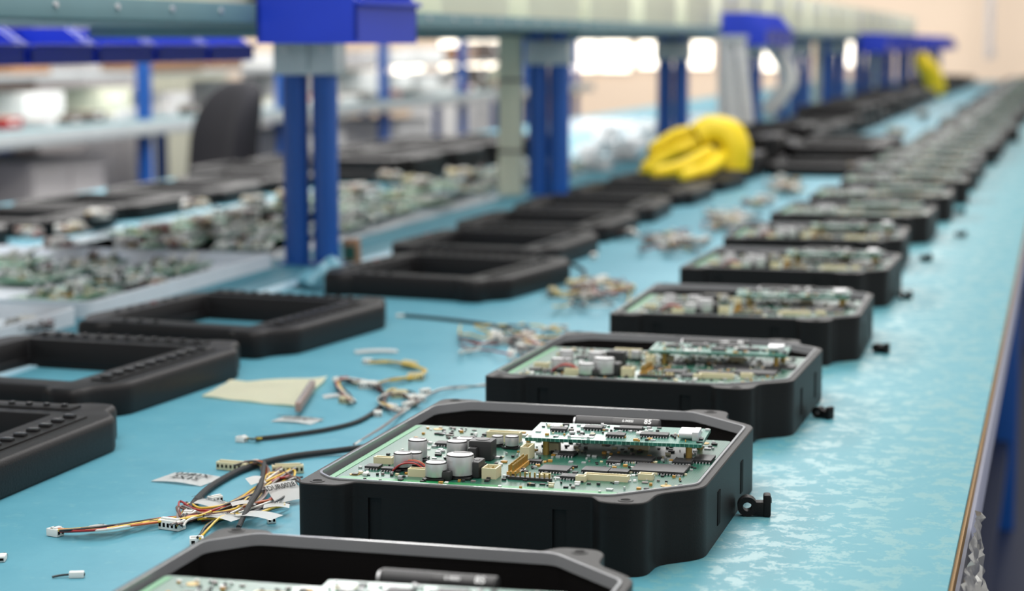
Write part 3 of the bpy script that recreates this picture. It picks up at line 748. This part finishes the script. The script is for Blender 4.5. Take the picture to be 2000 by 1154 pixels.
for k,(px,py,t) in enumerate(((1450,1006,10),(1592,815,-25),(1708,688,-30),(1756,584,20),(1800,510,40),(1868,462,-10),(1868,418,30))):
    a,r=G(px,py); obj('cable_clip',cm,(a+.01,r,.0005),math.radians(t),label='small black plastic cable clip on the mat',cat='cable clip',group='black cable clips beside the enclosures',sc3=None if k==0 else (.8,.8,.7))
# foil tape on bench edge
b=B('foil'); n=26; g=[]
for i in range(n+1):
    row=[]
    for j in range(n+1):
        s=i/n;t=j/n
        k=noise.noise(Vector((s*9,t*5,2))); k2=noise.noise(Vector((s*20,t*14,5)))
        x=.002+.05*abs(k)*(.5+t)+.02*abs(k2); z=-.006-t*.30
        y=(s-.5)*.62*(1-.25*t)+.03*k
        row.append(b.bm.verts.new((x,y,z)))
    g.append(row)
for i in range(n):
    for j in range(n): b.bm.faces.new((g[i][j],g[i+1][j],g[i+1][j+1],g[i][j+1]))
bmesh.ops.solidify(b.bm,geom=b.bm.faces[:],thickness=.002)
obj('foil_tape',b.mesh('foil_tape',18),(-.157,4.05,0),label='crumpled silver foil tape hanging from the bench edge',cat='tape')
# ---------------- chair
def chair(a,r,rz):
    root=empty('office_chair',(a,r,FL),rz,label='charcoal fabric office chair standing behind the benches',cat='chair')
    b=B('chair'); b.box(0,0,0,1.3,1.3,.22,bev=.09); obj('seat',b.mesh('seat'),(0,0,1.25),parent=root)
    b=B('chair'); bmesh.ops.create_icosphere(b.bm,subdivisions=4,radius=1)
    for v in b.bm.verts:
        x,y,z=v.co; f=lambda q:math.copysign(abs(q)**.6,q)
        v.co=Vector((f(x)*.6,f(y)*.15-.14*(x*x)+.14*z,f(z)*.76))
    obj('backrest',b.mesh('backrest',80),(0,.62,2.18),parent=root)
    b=B('under'); b.box(0,.0,0,.12,.06,.9,rx=-.1,bev=.02); obj('back_support',b.mesh('back_support'),(0,.66,1.2),parent=root)
    b=B('galv'); b.cyl(0,0,0,.08,1.0,m='galv'); obj('gas_column',b.mesh('gas_column'),(0,0,.27),parent=root)
    for k in range(5):
        t=k*2*math.pi/5; b=B('under'); b.box(.42,0,.2,.84,.12,.08,bev=.02); obj('base_arm',b.mesh('base_arm'),(0,0,0),parent=root,rz=t)
        b=B('under'); b.cyl(0,0,.09,.09,.1,m='under',axis='Y'); obj('caster',b.mesh('caster'),(.78*math.cos(t),.78*math.sin(t),0),parent=root,rz=t)
chair(-7.72,16.4,math.radians(-46))
# ---------------- background clutter
def cartonm(w,l,h,m):
    b=B(m); b.box(0,0,0,w,l,h,bev=.01,m=m); b.box(0,0,h,.06,l*.98,.004,m='cream'); b.box(w/2+.002,0,h*.5,.004,l*.4,h*.25,m='paper'); return b.mesh('carton')
q=random.Random(5)
r=10
while r<40:
    m=q.choice(['grey','creampanel','greyd','chip','red','paper','chip','brown'])
    h=q.uniform(.05,.13); obj('parts_box',cartonm(q.uniform(.2,.4),q.uniform(.2,.42),h,m),(-9.88+q.uniform(-.03,.03),r,.181),label='small box of parts sitting on the grey workbench',cat='box',group='boxes on the grey workbench'); r+=.5+q.uniform(0,.15)
r=11
while r<40:
    m=q.choice(['grey','paper','creampanel','greyd','paper'])
    h=q.uniform(.2,.4); obj('carton',cartonm(.6,q.uniform(.6,1.1),h,m),(-10.9,r,.181),label='storage carton at the back of the grey workbench',cat='carton',group='cartons on the grey workbench'); r+=1.3+q.uniform(0,.8)
r=12
while r<40:
    m=q.choice(['grey','paper','greyd','card','paper'])
    h=q.uniform(.2,.4); obj('carton',cartonm(.5,q.uniform(.5,1.0),h,m),(-11.0,r,.672),label='storage carton on the upper shelf of the grey workbench',cat='carton',group='cartons on the grey workbench') if abs(r-22.9)>1.6 else None; r+=1.5+q.uniform(0,.8)
obj('cardboard_box',cartonm(.7,1.5,.4,'card'),(-10.9,22.9,.672),label='brown cardboard box on the upper shelf',cat='carton')
def cabinet(a,r,w,l,h,m,lab):
    root=empty('cabinet',(a,r,FL),label=lab,cat='cabinet')
    b=B(m); b.box(0,0,0,w,l,h,bev=.02); obj('body',b.mesh('body'),(0,0,0),parent=root)
    for s in(-1,1):
        b=B(m); b.box(0,0,0,.03,l*.47,h*.92,bev=.008); d=obj('door',b.mesh('door'),(w/2+.016,s*l*.245,h*.04),parent=root)
        b=B('galv'); b.box(0,0,0,.03,.03,.3,bev=.005); obj('handle',b.mesh('handle'),(.03,-s*l*.18,h*.5),parent=d)
for a,r,w,l,h,m in [(-13,19.2,1.5,1.3,3.9,'paper'),(-13,21.6,1.5,1.5,3.9,'greyd'),(-13,24.6,1.5,2.0,3.8,'grey'),(-17,36,1.5,3,2.9,'creampanel'),(-17,43,1.5,2.6,2.9,'grey'),(-15,49,1.5,2.6,2.6,'paper'),(-10.6,15.0,1.5,1.6,2.1,'paper'),(-10.6,18.6,1.5,1.6,2.1,'grey'),(-10.6,26,1.5,1.6,2.1,'paper'),(-10.6,30,1.5,1.6,2.1,'paper')]:
    cabinet(a,r,w,l,h,m,{'grey':'tall grey steel cabinet','greyd':'dark brown-grey steel cabinet','paper':'white steel cabinet','creampanel':'cream steel cabinet'}[m]+' in the workshop')
b=B('grey'); b.tube([(0,0,7),(0,0,.9),(.1,0,.8)],.15,seg=10,m='grey'); obj('ceiling_conduit',b.mesh('ceiling_conduit'),(-2.75,78,0),label='grey conduit dropping down near the end wall',cat='conduit')
# ---------------- lights
def area(a,r,z,sx,sy,e,colr=(1,1,1),rot=(0,0,0),spec=.35):
    l=bpy.data.lights.new('lamp_and_fill','AREA'); l.shape='RECTANGLE'; l.size=sx; l.size_y=sy; l.energy=e; l.color=colr; l.specular_factor=spec
    o=bpy.data.objects.new('ceiling_and_fill_light',l); col.objects.link(o); o.location=Wd(a,r,z); o.rotation_euler=rot
    return o
for r in (3,14,26,40): area(-2.0,r,5.4,.8,2.6,34,(1,.98,.95))
for r in (11,18): area(-6.2,r,4.6,.6,2.4,34,(1,.99,.97))  # fill lights added to brighten the rear bench, not ceiling fixtures
for r in (8,20,34): area(-8,r,5.6,.8,2.6,58,(1,.98,.95))
area(2.5,7,5.0,.8,3,20,(1,.98,.95))
for a in (-24,-13,-3): area(a,71,5.8,2.4,1.2,80,(1,.96,.9),(math.radians(25),0,0))  # added fill, tilted at the end wall to brighten it; no real fixtures
for r in (22,38,54): area(-20,r,5.8,1.2,2.6,90,(1,.98,.95))  # extra fill lights added to lift the left side of the room
w=bpy.data.worlds.new('World'); sc.world=w; w.use_nodes=True; bg=w.node_tree.nodes['Background']
bg.inputs[0].default_value=(1,.99,.98,1); bg.inputs[1].default_value=.76
# ---------------- camera
cd=bpy.data.cameras.new('Camera'); cam=bpy.data.objects.new('Camera',cd); col.objects.link(cam); sc.camera=cam
cam.location=Wd(0,0,1); cam.rotation_euler=(math.pi/2-TH,0,PH)
cd.sensor_width=36; cd.lens=F/2000*36; cd.clip_start=.05; cd.clip_end=100
cd.dof.use_dof=True; cd.dof.focus_distance=4.1*U; cd.dof.aperture_fstop=6.3
try: sc.view_settings.view_transform='Standard'
except Exception: pass
